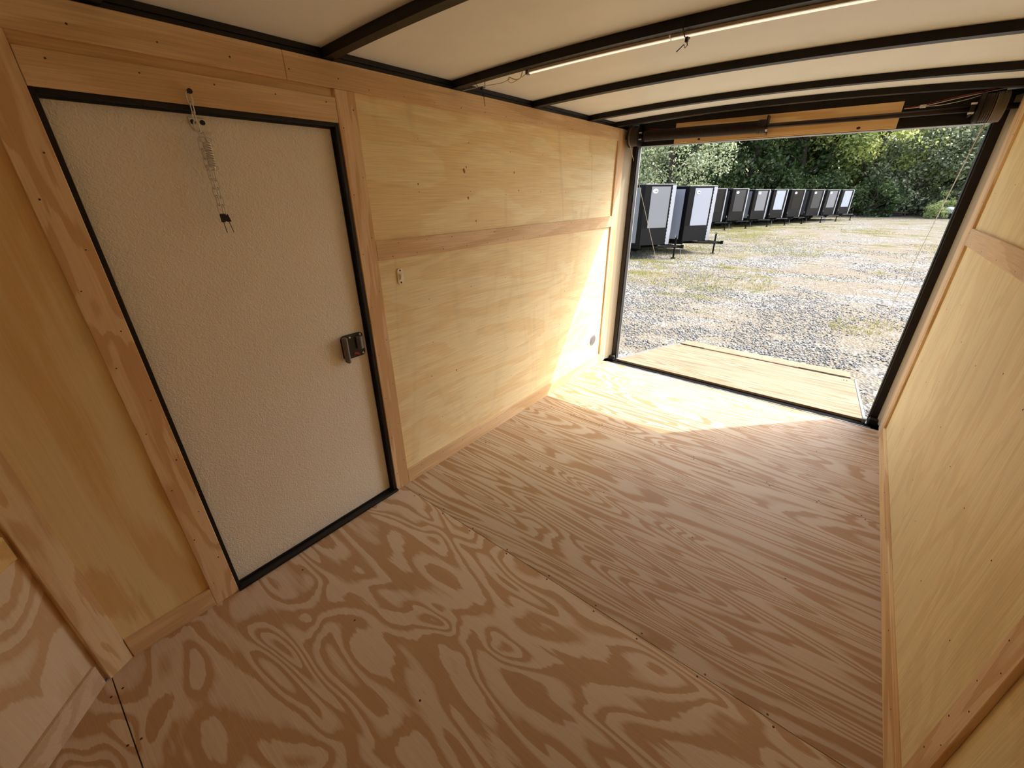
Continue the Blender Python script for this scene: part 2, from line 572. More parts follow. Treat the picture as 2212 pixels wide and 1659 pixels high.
def nails(parent, spots, side):
    b = MB()
    for y, z, x in spots:
        a, c = (L0 + x - 0.002, L0 + x + 0.0007) if side == 'l' else (R0 - x - 0.0007, R0 - x + 0.002)
        b.prism(circ(y, z, random.uniform(0.0016, 0.0026), 7), 'x', a, c)
    b.build('nail_heads', M['screw'], parent, kind='stuff')
sp = []
for y in np.arange(1.3, 3.2, 0.31):
    for z in (0.3, 0.52, 0.75, 0.98, 1.4, 1.62):
        sp.append((y + random.uniform(-.03, .03), z + random.uniform(-.03, .03), 0.0))
for y in np.arange(1.1, 3.2, 0.16):
    sp += [(y + random.uniform(-.02, .02), Z_R0 + 0.012, BT), (y + .05, Z_R1 - 0.015, BT), (y, Z_T0 + 0.014, BT), (y + .03, Z_BB - 0.02, BT)]
for z in np.arange(0.1, 1.7, 0.22):
    sp += [(0.972, z, BT), (1.022, z + .06, BT), (0.13, z, BT), (0.172, z + .1, BT), (3.235, z, BT)]
for y in np.arange(0.24, 0.93, 0.17):
    sp += [(y, 1.712, BT), (y + .06, Z_T0 + 0.03, BT)]
nails(wl, sp, 'l')
kn = MB()
for y, z, r in ((1.590, 1.520, 0.011), (1.605, 1.535, 0.006), (1.61, 1.40, 0.007), (1.98, 1.52, 0.006), (2.02, 1.43, 0.005), (1.66, 1.29, 0.006), (1.45, 0.52, 0.006), (1.30, 1.46, 0.005)):
    pts = [(y + r * random.uniform(.5, 1.2) * math.cos(a) * 0.8, z + r * random.uniform(.6, 1.3) * math.sin(a)) for a in np.linspace(0, 2 * PI, 12)[:-1]]
    kn.prism(pts, 'x', L0 - 0.001, L0 + 0.0004)
kn.build('knots', M['knot'], wl, kind='stuff')
sp = []
for y in np.arange(1.2, 3.1, 0.3):
    for z in (0.35, 0.6, 0.9, 1.45):
        sp.append((y + random.uniform(-.05, .05), z + random.uniform(-.06, .06), 0.0))
    sp.append((y, Z_BB - 0.02, BT)); sp.append((y, Z_R0 + .015, BT))
for z in np.arange(0.2, 1.6, 0.13):
    sp += [(0.945, z, BT), (0.985, z + .05, BT), (3.15, z * 1.1, BT)]
nails(wr, sp, 'r')

# V nose walls
def nose_wall(mirror):
    f = (lambda v: Vector((W - v.x, v.y, v.z))) if mirror else (lambda v: v)
    P0 = Vector((0.036, -0.211, 0)) - Vector((0.669, 0.743, 0)) * 0.012   # panel face line start (behind the boards)
    n = Vector((0.669, 0.743, 0))
    tl = 1.335
    def slab(t0, t1, d0, d1, z0, z1):
        q = [P0 + NOSE_U * t0 + n * d0, P0 + NOSE_U * t1 + n * d0, P0 + NOSE_U * t1 + n * d1, P0 + NOSE_U * t0 + n * d1]
        return MB().prism([(a.x, a.y) for a in q], 'z', z0, z1).xform(f)
    side = 'right' if mirror else 'left'
    o = slab(-0.06, tl, -0.05, -0.046, -0.06, 1.88).build('wall_front_' + side, M['cream'], kind='structure',
         label='slanting plywood wall of the V nose ' + ('behind the camera side' if mirror else 'beside the dark corner board'), category='wall')
    slab(-0.03, tl, -0.012, 0.0, 0.0, 0.592).build('plywood_panel', M['wall_nose'], o)
    slab(-0.03, tl, -0.012, 0.0, 0.5935, 1.85).build('plywood_panel', M['wall_nose'], o)
    slab(0.004, tl - 0.02, 0.0, 0.012, 0.0, Z_BB).build('baseboard_front_' + side, M['board_nose'], None, 0.0015, kind='structure',
         label='baseboard along the foot of the V nose, ' + ('behind the photographer' if mirror else 'running from the corner board'), category='baseboard')
    slab(0.003, tl - 0.02, 0.0, 0.012, 0.553, 0.632).build('trim_%d' % (22 if mirror else 21), M['board_pale'], None, 0.0015, kind='structure',
         label='pale raw rail across the V nose wall' + (', unseen side' if mirror else ' beside the corner board'), category='trim')
    # board over the bend between side wall and nose
    a, b = Vector((0.0, -0.140, 0)), Vector((0.034, -0.205, 0))
    d = (b - a).normalized(); m_ = Vector((-d.y, d.x, 0))
    if m_.x < 0: m_ = -m_
    q = [a - m_ * 0.02, b - m_ * 0.02, b + m_ * 0.004, a + m_ * 0.004]
    MB().prism([(v.x, v.y) for v in q], 'z', 0.0, 1.84).xform(f).build('trim_%d' % (24 if mirror else 23), M['board_zd'], None, 0.0015, kind='structure',
         label='upright board over the bend into the V nose, ' + ('on the doorless wall' if mirror else 'left of the side door'), category='trim')
nose_wall(False)
nose_wall(True)

# ------------------------------------------------------------------ setting: boards
def trim(n, mat, b, label):
    return box('trim_%d' % n, mat, b, None, 0.0014, kind='structure', label=label, category='trim')
trim(1, M['board_y'], (L0, L0 + BT, -0.13, 0.7975, Z_T0, Z_T1), 'top rail board above the side door, darker with brown streaks')
trim(2, M['board_y'], (L0, L0 + BT, 0.7985, 3.20, Z_T0, Z_T1), 'long top rail board above the bare wall panels right of the door')
trim(3, M['board_y'], (L0, L0 + BT, 0.1915, 0.9565, 1.654, 1.730), 'header board right above the black door frame')
trim(4, M['board_zd'], (L0, L0 + BT, 0.1125, 0.1905, 0.0, Z_T0 - 0.0005), 'figured upright board left of the side door')
trim(5, M['board_z'], (L0, L0 + BT, 0.9575, 1.0373, 0.0, Z_T0 - 0.0005), 'upright board right of the side door')
trim(6, M['board_y'], (L0, L0 + BT, 1.0378, 3.2000, Z_R0, Z_R1), 'middle rail across the wall between door and rear opening')
trim(7, M['board_z'], (L0 - 0.012, L0 + BT, 3.2005, 3.3100, 0.0, Z_T1), 'upright end board of the left wall beside the rear opening')
box('baseboard_left', M['board_y'], (L0, L0 + BT, 1.0378, 3.2000, 0, Z_BB), None, 0.0014, kind='structure', label='long baseboard between the side door and the rear opening', category='baseboard')
box('baseboard_left_front', M['board_y'], (L0, L0 + BT, -0.137, 0.1120, 0, Z_BB), None, 0.0014, kind='structure', label='short baseboard in the dark corner left of the side door', category='baseboard')
trim(8, M['board_y'], (R0 - BT, R0, 1.0005, 3.1360, Z_R0, Z_R1), 'middle rail on the wall facing the door')
trim(9, M['board_z'], (R0 - BT, R0 + 0.012, 3.1365, 3.3100, 0.0, Z_T1), 'upright end board of the doorless wall beside the rear opening')
trim(10, M['board_z'], (R0 - BT, R0, 0.925, 1.0000, 0.0, Z_T0 - 0.0005), 'upright board low in the corner of the view on the doorless wall')
trim(11, M['board_y'], (R0 - BT, R0, -0.13, 3.1360, Z_T0, Z_T1), 'top rail board of the doorless wall')
box('baseboard_right', M['board_r'], (R0 - BT, R0, 1.0005, 3.1360, 0, Z_BB), None, 0.0014, kind='structure', label='long baseboard along the doorless wall', category='baseboard')
# black steel rails on top of the walls
def rail(n, x0, x1, label):
    b = MB().box(x0, x1, WY0, 3.405, Z_T1 + 0.0005, 1.846).box(x0, x1, WY0, 3.405, 1.850, 1.866)
    xm0, xm1 = (x0, x1 - 0.006) if x0 < 1 else (x0 + 0.006, x1)
    b.box(xm0, xm1, WY0, 3.405, 1.846, 1.850)
    b.build('trim_%d' % n, M['black'], None, kind='structure', label=label, category='trim')
rail(12, -0.046, 0.0, 'black steel top rail above the door wall')
rail(13, W, W + 0.046, 'black steel top rail above the doorless wall')

# ------------------------------------------------------------------ setting: ceiling with its roof bows
xs = np.linspace(-0.05, W + 0.05, 25)
v, f = [], []
for i, x in enumerate(xs):
    xc = min(max(x, 0), W)
    z = bow(x) + 0.0285
    y0 = nose_y(xc) - 0.06
    for (yy, zz) in ((y0, z), (3.47, z), (3.47, z + 0.006), (y0, z + 0.006)):
        v.append((x, yy, zz))
for i in range(len(xs) - 1):
    a, b = 4 * i, 4 * i + 4
    for k in range(4):
        f.append((a + k, a + (k + 1) % 4, b + (k + 1) % 4, b + k))
f += [(0, 1, 2, 3), (len(v) - 4, len(v) - 3, len(v) - 2, len(v) - 1)]
ce = MB().add(v, f).build('ceiling', M['ceiling'], smooth=False, kind='structure', label='white arched ceiling sheet under the roof', category='ceiling')
def roof_bow(y0, y1):
    xs = np.linspace(0.0005, W - 0.0005, 17)
    b = MB()
    vs, fs = [], []
    t = 0.0045
    for x in xs:
        z = bow(x)
        vs += [(x, y0, z), (x, y1, z), (x, y1, z + 0.028), (x, y0, z + 0.028)]
    for i in range(len(xs) - 1):
        a, c = 4 * i, 4 * i + 4
        fs += [(a + k, a + (k + 1) % 4, c + (k + 1) % 4, c + k) for k in range(4)]
    fs += [(0, 1, 2, 3), (len(vs) - 4, len(vs) - 3, len(vs) - 2, len(vs) - 1)]
    return b.add(vs, fs).build('roof_bow', M['beam'], ce)
for y0, y1 in ((0.340, 0.376), (0.938, 0.976), (1.537, 1.573), (2.137, 2.178), (2.759, 2.801), (3.144, 3.186)):
    roof_bow(y0, y1)

# ------------------------------------------------------------------ setting: rear frame
def jamb_strip(n, poly, label):
    MB().prism(poly, 'z', 0.0, 1.834).build('trim_%d' % n, M['cream'], None, 0.001, kind='structure', label=label, category='trim')
jamb_strip(14, [(-0.012, 3.3115), (-0.003, 3.3115), (0.033, 3.402), (0.033, 3.406), (-0.012, 3.406)], 'cream strip inside the rear frame on the door side')
jamb_strip(15, [(W + 0.020, 3.3115), (W + 0.008, 3.3115), (W - 0.014, 3.402), (W - 0.014, 3.406), (W + 0.020, 3.406)], 'cream strip inside the rear frame on the doorless side')
Y_POST = 3.4065
XL, XR = 0.066, W - 0.054
def post(n, x0, x1, xin, sgn, label):
    o = box('trim_%d' % n, M['black'], (x0, x1, Y_POST, 3.47, -0.09, 1.862), None, 0.003, kind='structure', label=label, category='trim')
    box('seal', M['rubber'], (min(xin, xin + sgn * 0.006), max(xin, xin + sgn * 0.006), Y_POST + 0.010, 3.466, -0.02, 1.722), o)
    box('edge_strip', M['alu'], (min(xin, xin + sgn * 0.004), max(xin, xin + sgn * 0.004), 3.4705, 3.480, -0.02, 1.722), o)
post(16, -0.052, XL, XL, 1, 'black steel rear post next to the parked trailers')
post(17, XR, W + 0.052, XR, -1, 'black steel rear post on the side of the bushes')
hb = MB()
vs, fs = [], []
xs = np.linspace(XL + 0.0005, XR - 0.0005, 17)
for x in xs:
    z = bow(x) + 0.0275
    vs += [(x, 3.4005, 1.7275), (x, 3.47, 1.7275), (x, 3.47, z), (x, 3.4005, z)]
for i in range(len(xs) - 1):
    a, c = 4 * i, 4 * i + 4
    fs += [(a + k, a + (k + 1) % 4, c + (k + 1) % 4, c + k) for k in range(4)]
fs += [(0, 1, 2, 3), (len(vs) - 4, len(vs) - 3, len(vs) - 2, len(vs) - 1)]
hd = hb.add(vs, fs).build('trim_18', M['black'], None, kind='structure', label='black steel header over the rear opening with a pine board', category='trim')
box('pine_board', M['board_header'], (0.348, 1.568, 3.384, 3.400, 1.7285, 1.853), hd, 0.0015)
box('edge_strip', M['grey_steel'], (XL + 0.001, XR - 0.001, 3.399, 3.485, 1.7245, 1.727), hd)
kb = MB()
for x, z, r in ((0.52, 1.745, 0.009), (1.40, 1.742, 0.010)):
    kb.prism(circ(x, z, r, 10, r * 0.7), 'y', 3.3830, 3.3842)
kb.build('knots', M['screw'], hd, kind='stuff')
# sill
M['sill'] = plain('matt_black_sill', srgb(14, 13, 13), 0.8, 0, 0.08)
sl = box('trim_19', M['sill'], (-0.04, W + 0.04, Y_END + 0.001, 3.405, -0.085, -0.030), None, 0.001, kind='structure', label='black steel sill between floor and ramp', category='trim')
lp = MB()
vs, fs = [], []
nn = 60
for i in range(nn + 1):
    x = 0.045 + (W - 0.09) * i / nn
    wv = 0.012 + 0.005 * random.random()
    vs += [(x, Y_END + 0.0012, -0.004), (x, Y_END + 0.0012, 0.0015 + 0.002 * random.random()), (x, Y_END + wv, 0.001 * random.random()), (x, Y_END + wv + .004, -0.0295)]
for i in range(nn):
    a, c = 4 * i, 4 * i + 4
    fs += [(a + k, a + (k + 1) % 4, c + (k + 1) % 4, c + k) for k in range(4)]
fs += [(0, 1, 2, 3), (4 * nn, 4 * nn + 1, 4 * nn + 2, 4 * nn + 3)]
lp.add(vs, fs).build('sealant_bead', M['grey_steel'], sl)
for s, x0, x1 in (('a', -0.01, XL + 0.004), ('b', XR - 0.004, W + 0.01)):
    box('corner_seal', M['rubber'], (x0, x1, 3.372, 3.4055, -0.0215, 0.026), sl, 0.006)

# ------------------------------------------------------------------ setting: ramp door lying open
RY, RZ = 3.42, -0.012
rs = math.atan2(0.358, 1.81)
def ramp_x(p):
    s, t = p.y, p.z
    return Vector((p.x, RY + s * math.cos(rs) + t * math.sin(rs), RZ - s * math.sin(rs) + t * math.cos(rs)))
def rbox(b): return MB().box(*b).xform(ramp_x)
rd = rbox((0.085, 1.915, 0.004, 1.838, -0.045, -0.0165)).build('door_2', M['black'], None, 0.001, kind='structure', label='plywood faced ramp door lying open on the yard', category='door')
rbox((0.085, 1.915, 0.002, 1.840, -0.016, 0.0)).build('plywood_sheet', M['ramp_wood'], rd, 0.001)
rbox((1.9155, 1.935, 0.0, 1.842, -0.045, 0.003)).build('edge_strip', M['grey_steel'], rd, 0.002)
rbox((0.066, 0.0845, 0.0, 1.842, -0.045, 0.003)).build('edge_strip', M['grey_steel'], rd, 0.002)
fp = rbox((0.125, 1.885, 1.876, 2.280, -0.002, 0.013)).build('flap', M['ramp_wood'], rd, 0.001)
rbox((0.42, 1.42, 1.8425, 1.8755, -0.006, 0.0115)).build('hinge', M['ramp_wood'], rd)
rbox((0.09, 1.91, -0.035, -0.0005, -0.040, -0.028)).build('hinge', M['dark_steel'], rd)
for x in (0.16, 1.84):
    b = MB()
    for dx in (-0.012, 0.012):
        b.prism(circ(x + dx, 1.70, 0.005, 8), 'z', -0.001, 0.002)
        b.prism(circ(x + dx, 1.66, 0.005, 8), 'z', -0.001, 0.002)
    b.xform(ramp_x).build('bolt_heads', M['dark_steel'], rd, kind='stuff')

# ------------------------------------------------------------------ setting: side door
FW, DD = 0.0125, 0.026
y0, y1, zt = 0.1905, 0.9544, 1.6538
dr = MB()
dr.box(-0.045, 0.003, y0, y0 + FW, 0.0005, zt).box(-0.045, 0.003, y1 - FW, y1, 0.0005, zt)
dr.box(-0.045, 0.003, y0 + FW, y1 - FW, zt - FW, zt)
door = dr.build('door_1', M['black'], None, 0.0012, kind='structure', label='cream pebbled side door in a black frame with a chain on it', category='door')
box('sill', M['black'], (-0.045, 0.016, y0 + 0.0005, y1 + 0.006, 0.0003, FW), door, 0.002)
sl2 = MB().box(-0.025, -0.019, y1 - FW - 0.006, y1 - FW - 0.0005, FW, zt - FW).box(-0.025, -0.019, y0 + FW, y1 - FW, zt - FW - 0.006, zt - FW - 0.0005)
sl2.box(-0.025, -0.019, y0 + FW, y1 - FW, FW + 0.0005, FW + 0.006)
sl2.build('weather_strip', M['rubber'], door)
lf = box('door_leaf', M['leaf_door'], (-0.046, -DD, y0 + FW + 0.001, y1 - FW - 0.001, FW + 0.001, zt - FW - 0.001), door, 0.001)
# latch
LX = -DD
lt = MB().prism(rrect(0.872, 0.829, 0.052, 0.053, 0.016), 'x', LX + 0.0003, LX + 0.009).build('latch', M['plastic'], door, 0.002)
gp = MB()
prof = [(LX + 0.009, 0.821), (LX + 0.028, 0.819), (LX + 0.037, 0.824), (LX + 0.037, 0.833), (LX + 0.028, 0.839), (LX + 0.009, 0.842)]
gp.prism(prof, 'z', 0.768, 0.878).build('pull_handle', M['plastic2'], lt, 0.003)
gp = MB()
prof = [(LX + 0.009, 0.886), (LX + 0.018, 0.884), (LX + 0.030, 0.897), (LX + 0.022, 0.914), (LX + 0.009, 0.916)]
gp.prism(prof, 'z', 0.812, 0.868).build('paddle', M['plastic2'], lt, 0.0015)
MB().prism([(0.866, 0.794), (0.890, 0.786), (0.896, 0.789), (0.882, 0.798), (0.872, 0.802)], 'x', LX + 0.0092, LX + 0.013).build('lock_tab', M['red'], lt, label='red lock tab')
for yy, zz in ((0.861, 0.870), (0.910, 0.873), (0.912, 0.788)):
    MB().prism(circ(yy, zz, 0.0042, 10), 'x', LX + 0.009, LX + 0.0105).build('screw', M['zinc'], lt)
# bracket for the chain on the leaf's top edge
br = MB().prism([(0.499, 1.628), (0.543, 1.628), (0.543, 1.590), (0.522, 1.588), (0.501, 1.606)], 'x', LX + 0.0003, LX + 0.003)
br.box(LX + 0.003, 0.012, 0.518, 0.540, 1.588, 1.591)
br.build('chain_bracket', M['zinc'], door, 0.0006)
for yy in (0.509, 0.533):
    MB().prism(circ(yy, 1.617, 0.0065, 12), 'x', LX + 0.003, LX + 0.006).build('bolt_head', M['rubber'], door)

# ------------------------------------------------------------------ chain hanging at the door
ch = empty('door_chain', (BT, 0.506, 1.684), 'zinc chain with a coil spring hanging in front of the cream side door', 'chain')
MB().cyl((L0 + BT + 0.0002, 0.506, 1.684), (L0 + BT + 0.022, 0.506, 1.684), 0.0026, 8).cyl((L0 + BT + 0.019, 0.506, 1.684), (L0 + BT + 0.024, 0.506, 1.684), 0.0065, 10).build('screw', M['rubber'], ch, label='black screw head')
def link_pts(cx, cy, z0, z1, hw, turned):
    zc, hh = (z0 + z1) / 2, (z1 - z0) / 2
    pts = []
    for k in range(14):
        a = 2 * PI * k / 14
        s, c = math.sin(a), math.cos(a)
        zz = zc + (hh - hw) * (1 if s > 0 else -1) + hw * s if abs(s) > 0.01 else zc
        o = hw * c
        pts.append((cx + (o if turned else o * 0.25), cy + (o * 0.25 if turned else o), zz))
    return pts
def links(cy, cx, zt_, zb_, n, hw=0.0058, r=0.0017, ph=0):
    pitch = (zt_ - zb_) / n
    for i in range(n):
        a = zt_ - i * pitch + 0.003
        b = a - pitch - 0.006
        MB().tube(link_pts(cx, cy, b, a, hw, (i + ph) % 2 == 1), r, 5, closed=True).build('link', M['zinc'], ch, smooth=True)
links(0.504, 0.018, 1.681, 1.634, 2)
links(0.503, 0.016, 1.634, 1.590, 2, ph=1)
links(0.511, 0.014, 1.590, 1.566, 1, 0.007)
hl = [(0.016 + 0.0085 * math.cos(t), 0.516 + 0.0085 * math.sin(t), 1.566 - 0.066 * t / (2 * PI * 10)) for t in np.linspace(0, 2 * PI * 10, 140)]
hl = [(0.016, 0.516, 1.574)] + hl + [(0.016, 0.516, 1.492)]
MB().tube(hl, 0.0021, 6).build('coil_spring', M['zinc'], ch, smooth=True)
for z in (1.570, 1.498):
    MB().tube([(0.016 + 0.003 * math.cos(a), 0.514 + 0.017 * math.cos(a), z + 0.007 * math.sin(a)) for a in np.linspace(0, 2 * PI, 13)[:-1]], 0.0016, 5, closed=True).build('spring_ring', M['zinc'], ch, smooth=True)
links(0.502, 0.012, 1.566, 1.480, 4, 0.0052)
links(0.503, 0.016, 1.490, 1.376, 5, 0.0055)
links(0.511, 0.020, 1.490, 1.372, 5, 0.0055, ph=1)
MB().prism([(0.497, 1.372), (0.517, 1.372), (0.522, 1.350), (0.513, 1.349), (0.509, 1.354), (0.505, 1.349), (0.497, 1.349)], 'x', 0.012, 0.024).build('end_clip', M['rubber'], ch, 0.001, label='black plastic clip')
MB().cyl((0.018, 0.501, 1.351), (0.018, 0.503, 1.318), 0.0011, 6).build('prong', M['screw'], ch)
MB().cyl((0.018, 0.516, 1.351), (0.018, 0.522, 1.318), 0.0011, 6).build('prong', M['screw'], ch)

# ------------------------------------------------------------------ switch and wall cap
on_wall = lambda p: Vector((p.x + L0, p.y, p.z))
sw = empty('light_switch', (0, 1.146, 1.085), 'ivory rocker light switch on the plywood below the middle rail', 'switch')
MB().prism(rrect(1.146, 1.085, 0.0165, 0.035, 0.0125), 'x', 0.0003, 0.006).xform(on_wall).build('plate', M['ivory'], sw, 0.0015)
MB().prism(rrect(1.146, 1.085, 0.0075, 0.0155, 0.002), 'x', 0.006, 0.009).xform(on_wall).build('rocker_frame', M['ivory'], sw, 0.0008)
MB().prism([(0.009, 1.073), (0.0115, 1.073), (0.016, 1.095), (0.009, 1.095)], 'y', 1.141, 1.151).xform(on_wall).build('rocker', M['white'], sw, 0.0006)
for z in (1.085 - 0.0265, 1.085 + 0.0265):
    MB().prism(circ(1.146, z, 0.0042, 10), 'x', 0.006, 0.0072).xform(on_wall).build('screw', M['screw'], sw)
wc = empty('wall_cap', (0, 3.068, 0.253), 'small round grey cap low on the sunlit plywood near the rear opening', 'cap')
MB().prism(circ(3.068, 0.253, 0.046, 28), 'x', 0.0003, 0.005).xform(on_wall).build('rim', M['grey_cap'], wc, 0.0015)
MB().prism(circ(3.068, 0.253, 0.036, 28), 'x', 0.005, 0.0065).xform(on_wall).build('disc', M['plastic2'], wc, 0.0008)

# ------------------------------------------------------------------ LED strip under the second bow
ls = empty('strip_light', (0.38, 1.59, 1.85), 'slim white strip light along the rear edge of a black roof bow', 'light')
def strip(x0, x1, dz=0.0):
    ns = 12
    hb, db = MB(), MB()
    for b, ya, yb, za, zb in ((hb, 1.5745, 1.592, -0.0075, 0.010), (db, 1.5840, 1.5915, -0.0105, -0.0078)):
        vs, fs = [], []
        for x in np.linspace(x0, x1, ns):
            z = bow(x) + dz
            vs += [(x, ya, z + za), (x, yb, z + za), (x, yb, z + zb), (x, ya, z + zb)]
        for i in range(ns - 1):
            a, c = 4 * i, 4 * i + 4
            fs += [(a + k, a + (k + 1) % 4, c + (k + 1) % 4, c + k) for k in range(4)]
        fs += [(0, 1, 2, 3), (len(vs) - 4, len(vs) - 3, len(vs) - 2, len(vs) - 1)]
        b.add(vs, fs)
    hb.build('housing', M['white'], ls)
    db.build('diffuser', M['led'], ls)
strip(0.385, 0.935)
strip(0.940, 1.62)
MB().box(0.372, 0.3845, 1.5742, 1.5925, bow(0.38) - 0.013, bow(0.38) + 0.0115).build('end_cap', M['plastic2'], ls, 0.001)
wire = [(0.372, 1.584, 1.848), (0.345, 1.590, 1.842), (0.31, 1.590, 1.832), (0.288, 1.590, 1.830), (0.275, 1.588, 1.838), (0.283, 1.585, 1.848), (0.31, 1.586, 1.838), (0.335, 1.588, 1.838), (0.348, 1.588, 1.858), (0.352, 1.588, 1.868)]
def smooth_pts(P, n=5):
    P = [Vector(q) for q in P]
    out = []
    for i in range(len(P) - 1):
        a, b, c, d = P[max(i - 1, 0)], P[i], P[i + 1], P[min(i + 2, len(P) - 1)]
        for k in range(n):
            t = k / n
            out.append(0.5 * ((2 * b) + (c - a) * t + (2 * a - 5 * b + 4 * c - d) * t * t + (3 * b - a - 3 * c + d) * t ** 3))
    out.append(P[-1])
    return out
MB().tube(smooth_pts(wire), 0.0017, 6).build('lead', M['ivory'], ls, smooth=True)
MB().cyl((0.352, 1.5885, 1.862), (0.352, 1.5885, 1.880), 0.008, 10).build('connector', M['grey_steel'], ls)
wl_ = [(0.02, 1.5825, 1.8335), (0.139, 1.583, 1.835), (0.24, 1.584, 1.834), (0.283, 1.586, 1.842)]
MB().tube(smooth_pts(wl_), 0.0016, 5).build('feed_wire', M['ivory'], ls, smooth=True)
def zip_tie(x, tail, label):
    o = empty('zip_tie', (x, 1.56, bow(x)), label, 'cable tie')
    z = bow(x)
    loop = [(x, 1.533, z + 0.027), (x, 1.533, z - 0.003), (x + 0.001, 1.553, z - 0.018), (x, 1.597, z - 0.014), (x, 1.597, z + 0.014), (x, 1.577, z + 0.026)]
    MB().tube(loop, 0.0018, 4).build('loop', M['rubber'], o)
    MB().box(x - 0.004, x + 0.004, 1.572, 1.582, z - 0.026, z - 0.013).build('lock_head', M['rubber'], o)
    MB().tube(tail(x, z), 0.0016, 4).build('tail', M['rubber'], o)
zip_tie(0.139, lambda x, z: [(x, 1.577, z - 0.022), (x + 0.008, 1.577, z - 0.045), (x + 0.016, 1.577, z - 0.085)], 'black cable tie with a long tail near the door wall')
def _tail2(x, z): return [(x, 1.577, z - 0.022), (x + 0.004, 1.577, z - 0.034), (x - 0.002, 1.577, z - 0.040), (x - 0.006, 1.577, z - 0.030), (x - 0.028, 1.577, z - 0.046)]
zip_tie(0.992, _tail2, 'black cable tie with a short looped tail halfway along the strip light')

# ------------------------------------------------------------------ ramp spring over the opening
SY, SZ = 3.326, 1.7835
ts = empty('ramp_spring', (1.0, SY, SZ), 'dark torsion spring shaft with cable drums over the rear opening', 'spring')
MB().cyl((0.0, SY, SZ), (W, SY, SZ), 0.0135, 14).build('shaft', M['spring_steel'], ts, smooth=True)
hl = []
turns = 105
for k in range(turns * 9 + 1):
    a = 2 * PI * k / 9
    x = 0.150 + 0.735 * k / (turns * 9)
    hl.append((x, SY + 0.033 * math.cos(a), SZ + 0.033 * math.sin(a)))
MB().tube(hl, 0.0033, 4).build('coil', M['spring_steel'], ts, smooth=True)
MB().cyl((0.150, SY, SZ), (0.885, SY, SZ), 0.029, 16).build('spring_core', M['dark_steel'], ts)
wc2 = MB()
for k in range(5):
    wc2.cyl((0.888 + k * 0.008, SY, SZ), (0.892 + k * 0.008, SY, SZ), 0.038, 18)
wc2.cyl((0.886, SY, SZ), (0.935, SY, SZ), 0.033, 18)
wc2.build('winding_cone', M['spring_steel'], ts)
MB().prism([(SY - 0.012, SZ + 0.058), (SY + 0.05, SZ + 0.058), (SY + 0.05, SZ - 0.045), (SY - 0.02, SZ - 0.036)], 'x', 0.931, 0.938).build('center_bracket', M['dark_steel'], ts)
MB().cyl((0.938, SY - 0.028, SZ - 0.026), (0.950, SY - 0.028, SZ - 0.026), 0.007, 6).build('bolt_head', M['zinc'], ts)
def drum(xa, xb, side):
    d = MB()
    n = 10
    prof = []
    for k in range(n):
        x = xa + (xb - xa) * k / n
        prof += [(x, 0.058), (x + (xb - xa) / n * 0.5, 0.0615)]
    prof.append((xb, 0.058))
    m = 28
    vs, fs = [], []
    for x, r in prof:
        for j in range(m):
            a = 2 * PI * j / m
            vs.append((x, SY + r * math.cos(a), SZ + r * math.sin(a)))
    for i in range(len(prof) - 1):
        for j in range(m):
            fs.append((i * m + j, i * m + (j + 1) % m, (i + 1) * m + (j + 1) % m, (i + 1) * m + j))
    fs += [tuple(range(m)), tuple(range((len(prof) - 1) * m, len(prof) * m))]
    d.add(vs, fs)
    o = d.build('cable_drum', M['drum'], ts)
    return o
drum(0.045, 0.108, -1)
MB().cyl((0.038, SY, SZ), (0.045, SY, SZ), 0.069, 28).build('drum_flange', M['spring_steel'], ts)
MB().cyl((0.108, SY, SZ), (0.116, SY, SZ), 0.065, 28).build('drum_flange', M['dark_steel'], ts)
drum(1.868, 1.952, 1)
def wraps(x0, n):
    b = MB()
    for k in range(n):
        b.tube([(x0 + k * 0.0045, SY + 0.0628 * math.cos(a), SZ + 0.0628 * math.sin(a)) for a in np.linspace(0, 2 * PI, 33)[:-1]], 0.0021, 5, closed=True)
    b.build('cable_wraps', M['wraps'], ts)
wraps(1.912, 9)
wraps(0.049, 3)
MB().cyl((1.855, SY, SZ), (1.868, SY, SZ), 0.067, 28).build('drum_flange', M['dark_steel'], ts)
for xx in (0.125, 1.838):
    b = MB().box(xx - 0.003, xx + 0.003, SY - 0.024, 3.4000, SZ - 0.030, SZ + 0.030)
    b.cyl((xx - 0.008, SY, SZ), (xx + 0.008, SY, SZ), 0.026, 14)
    b.build('bearing_bracket', M['dark_steel'], ts)
    for dz in (-0.02, 0.021):
        MB().cyl((xx - 0.012, SY - 0.026, SZ + dz), (xx + 0.010, SY - 0.026, SZ + dz), 0.005, 6).build('bolt_head', M['zinc'], ts)
# lift cables: drum to the far ramp corners
def lift_cable(xd, xr, label):
    a = Vector((xd, SY, SZ - 0.0625))
    b = ramp_x(Vector((xr, 1.80, 0.004)))
    o = empty('lift_cable', a, label, 'cable')
    MB().tube([a, b], 0.0021, 6).build('wire_rope', M['cable'], o)
    MB().cyl(b + Vector((0, 0, 0.0)), b + Vector((0, 0, 0.012)), 0.007, 8).build('anchor', M['zinc'], o)
    return o
lift_cable(0.046, 0.083, 'wire lift cable from the drum above the parked trailers to the ramp')
lift_cable(1.905, 1.917, 'wire lift cable from the drum on the bushes side to the ramp')
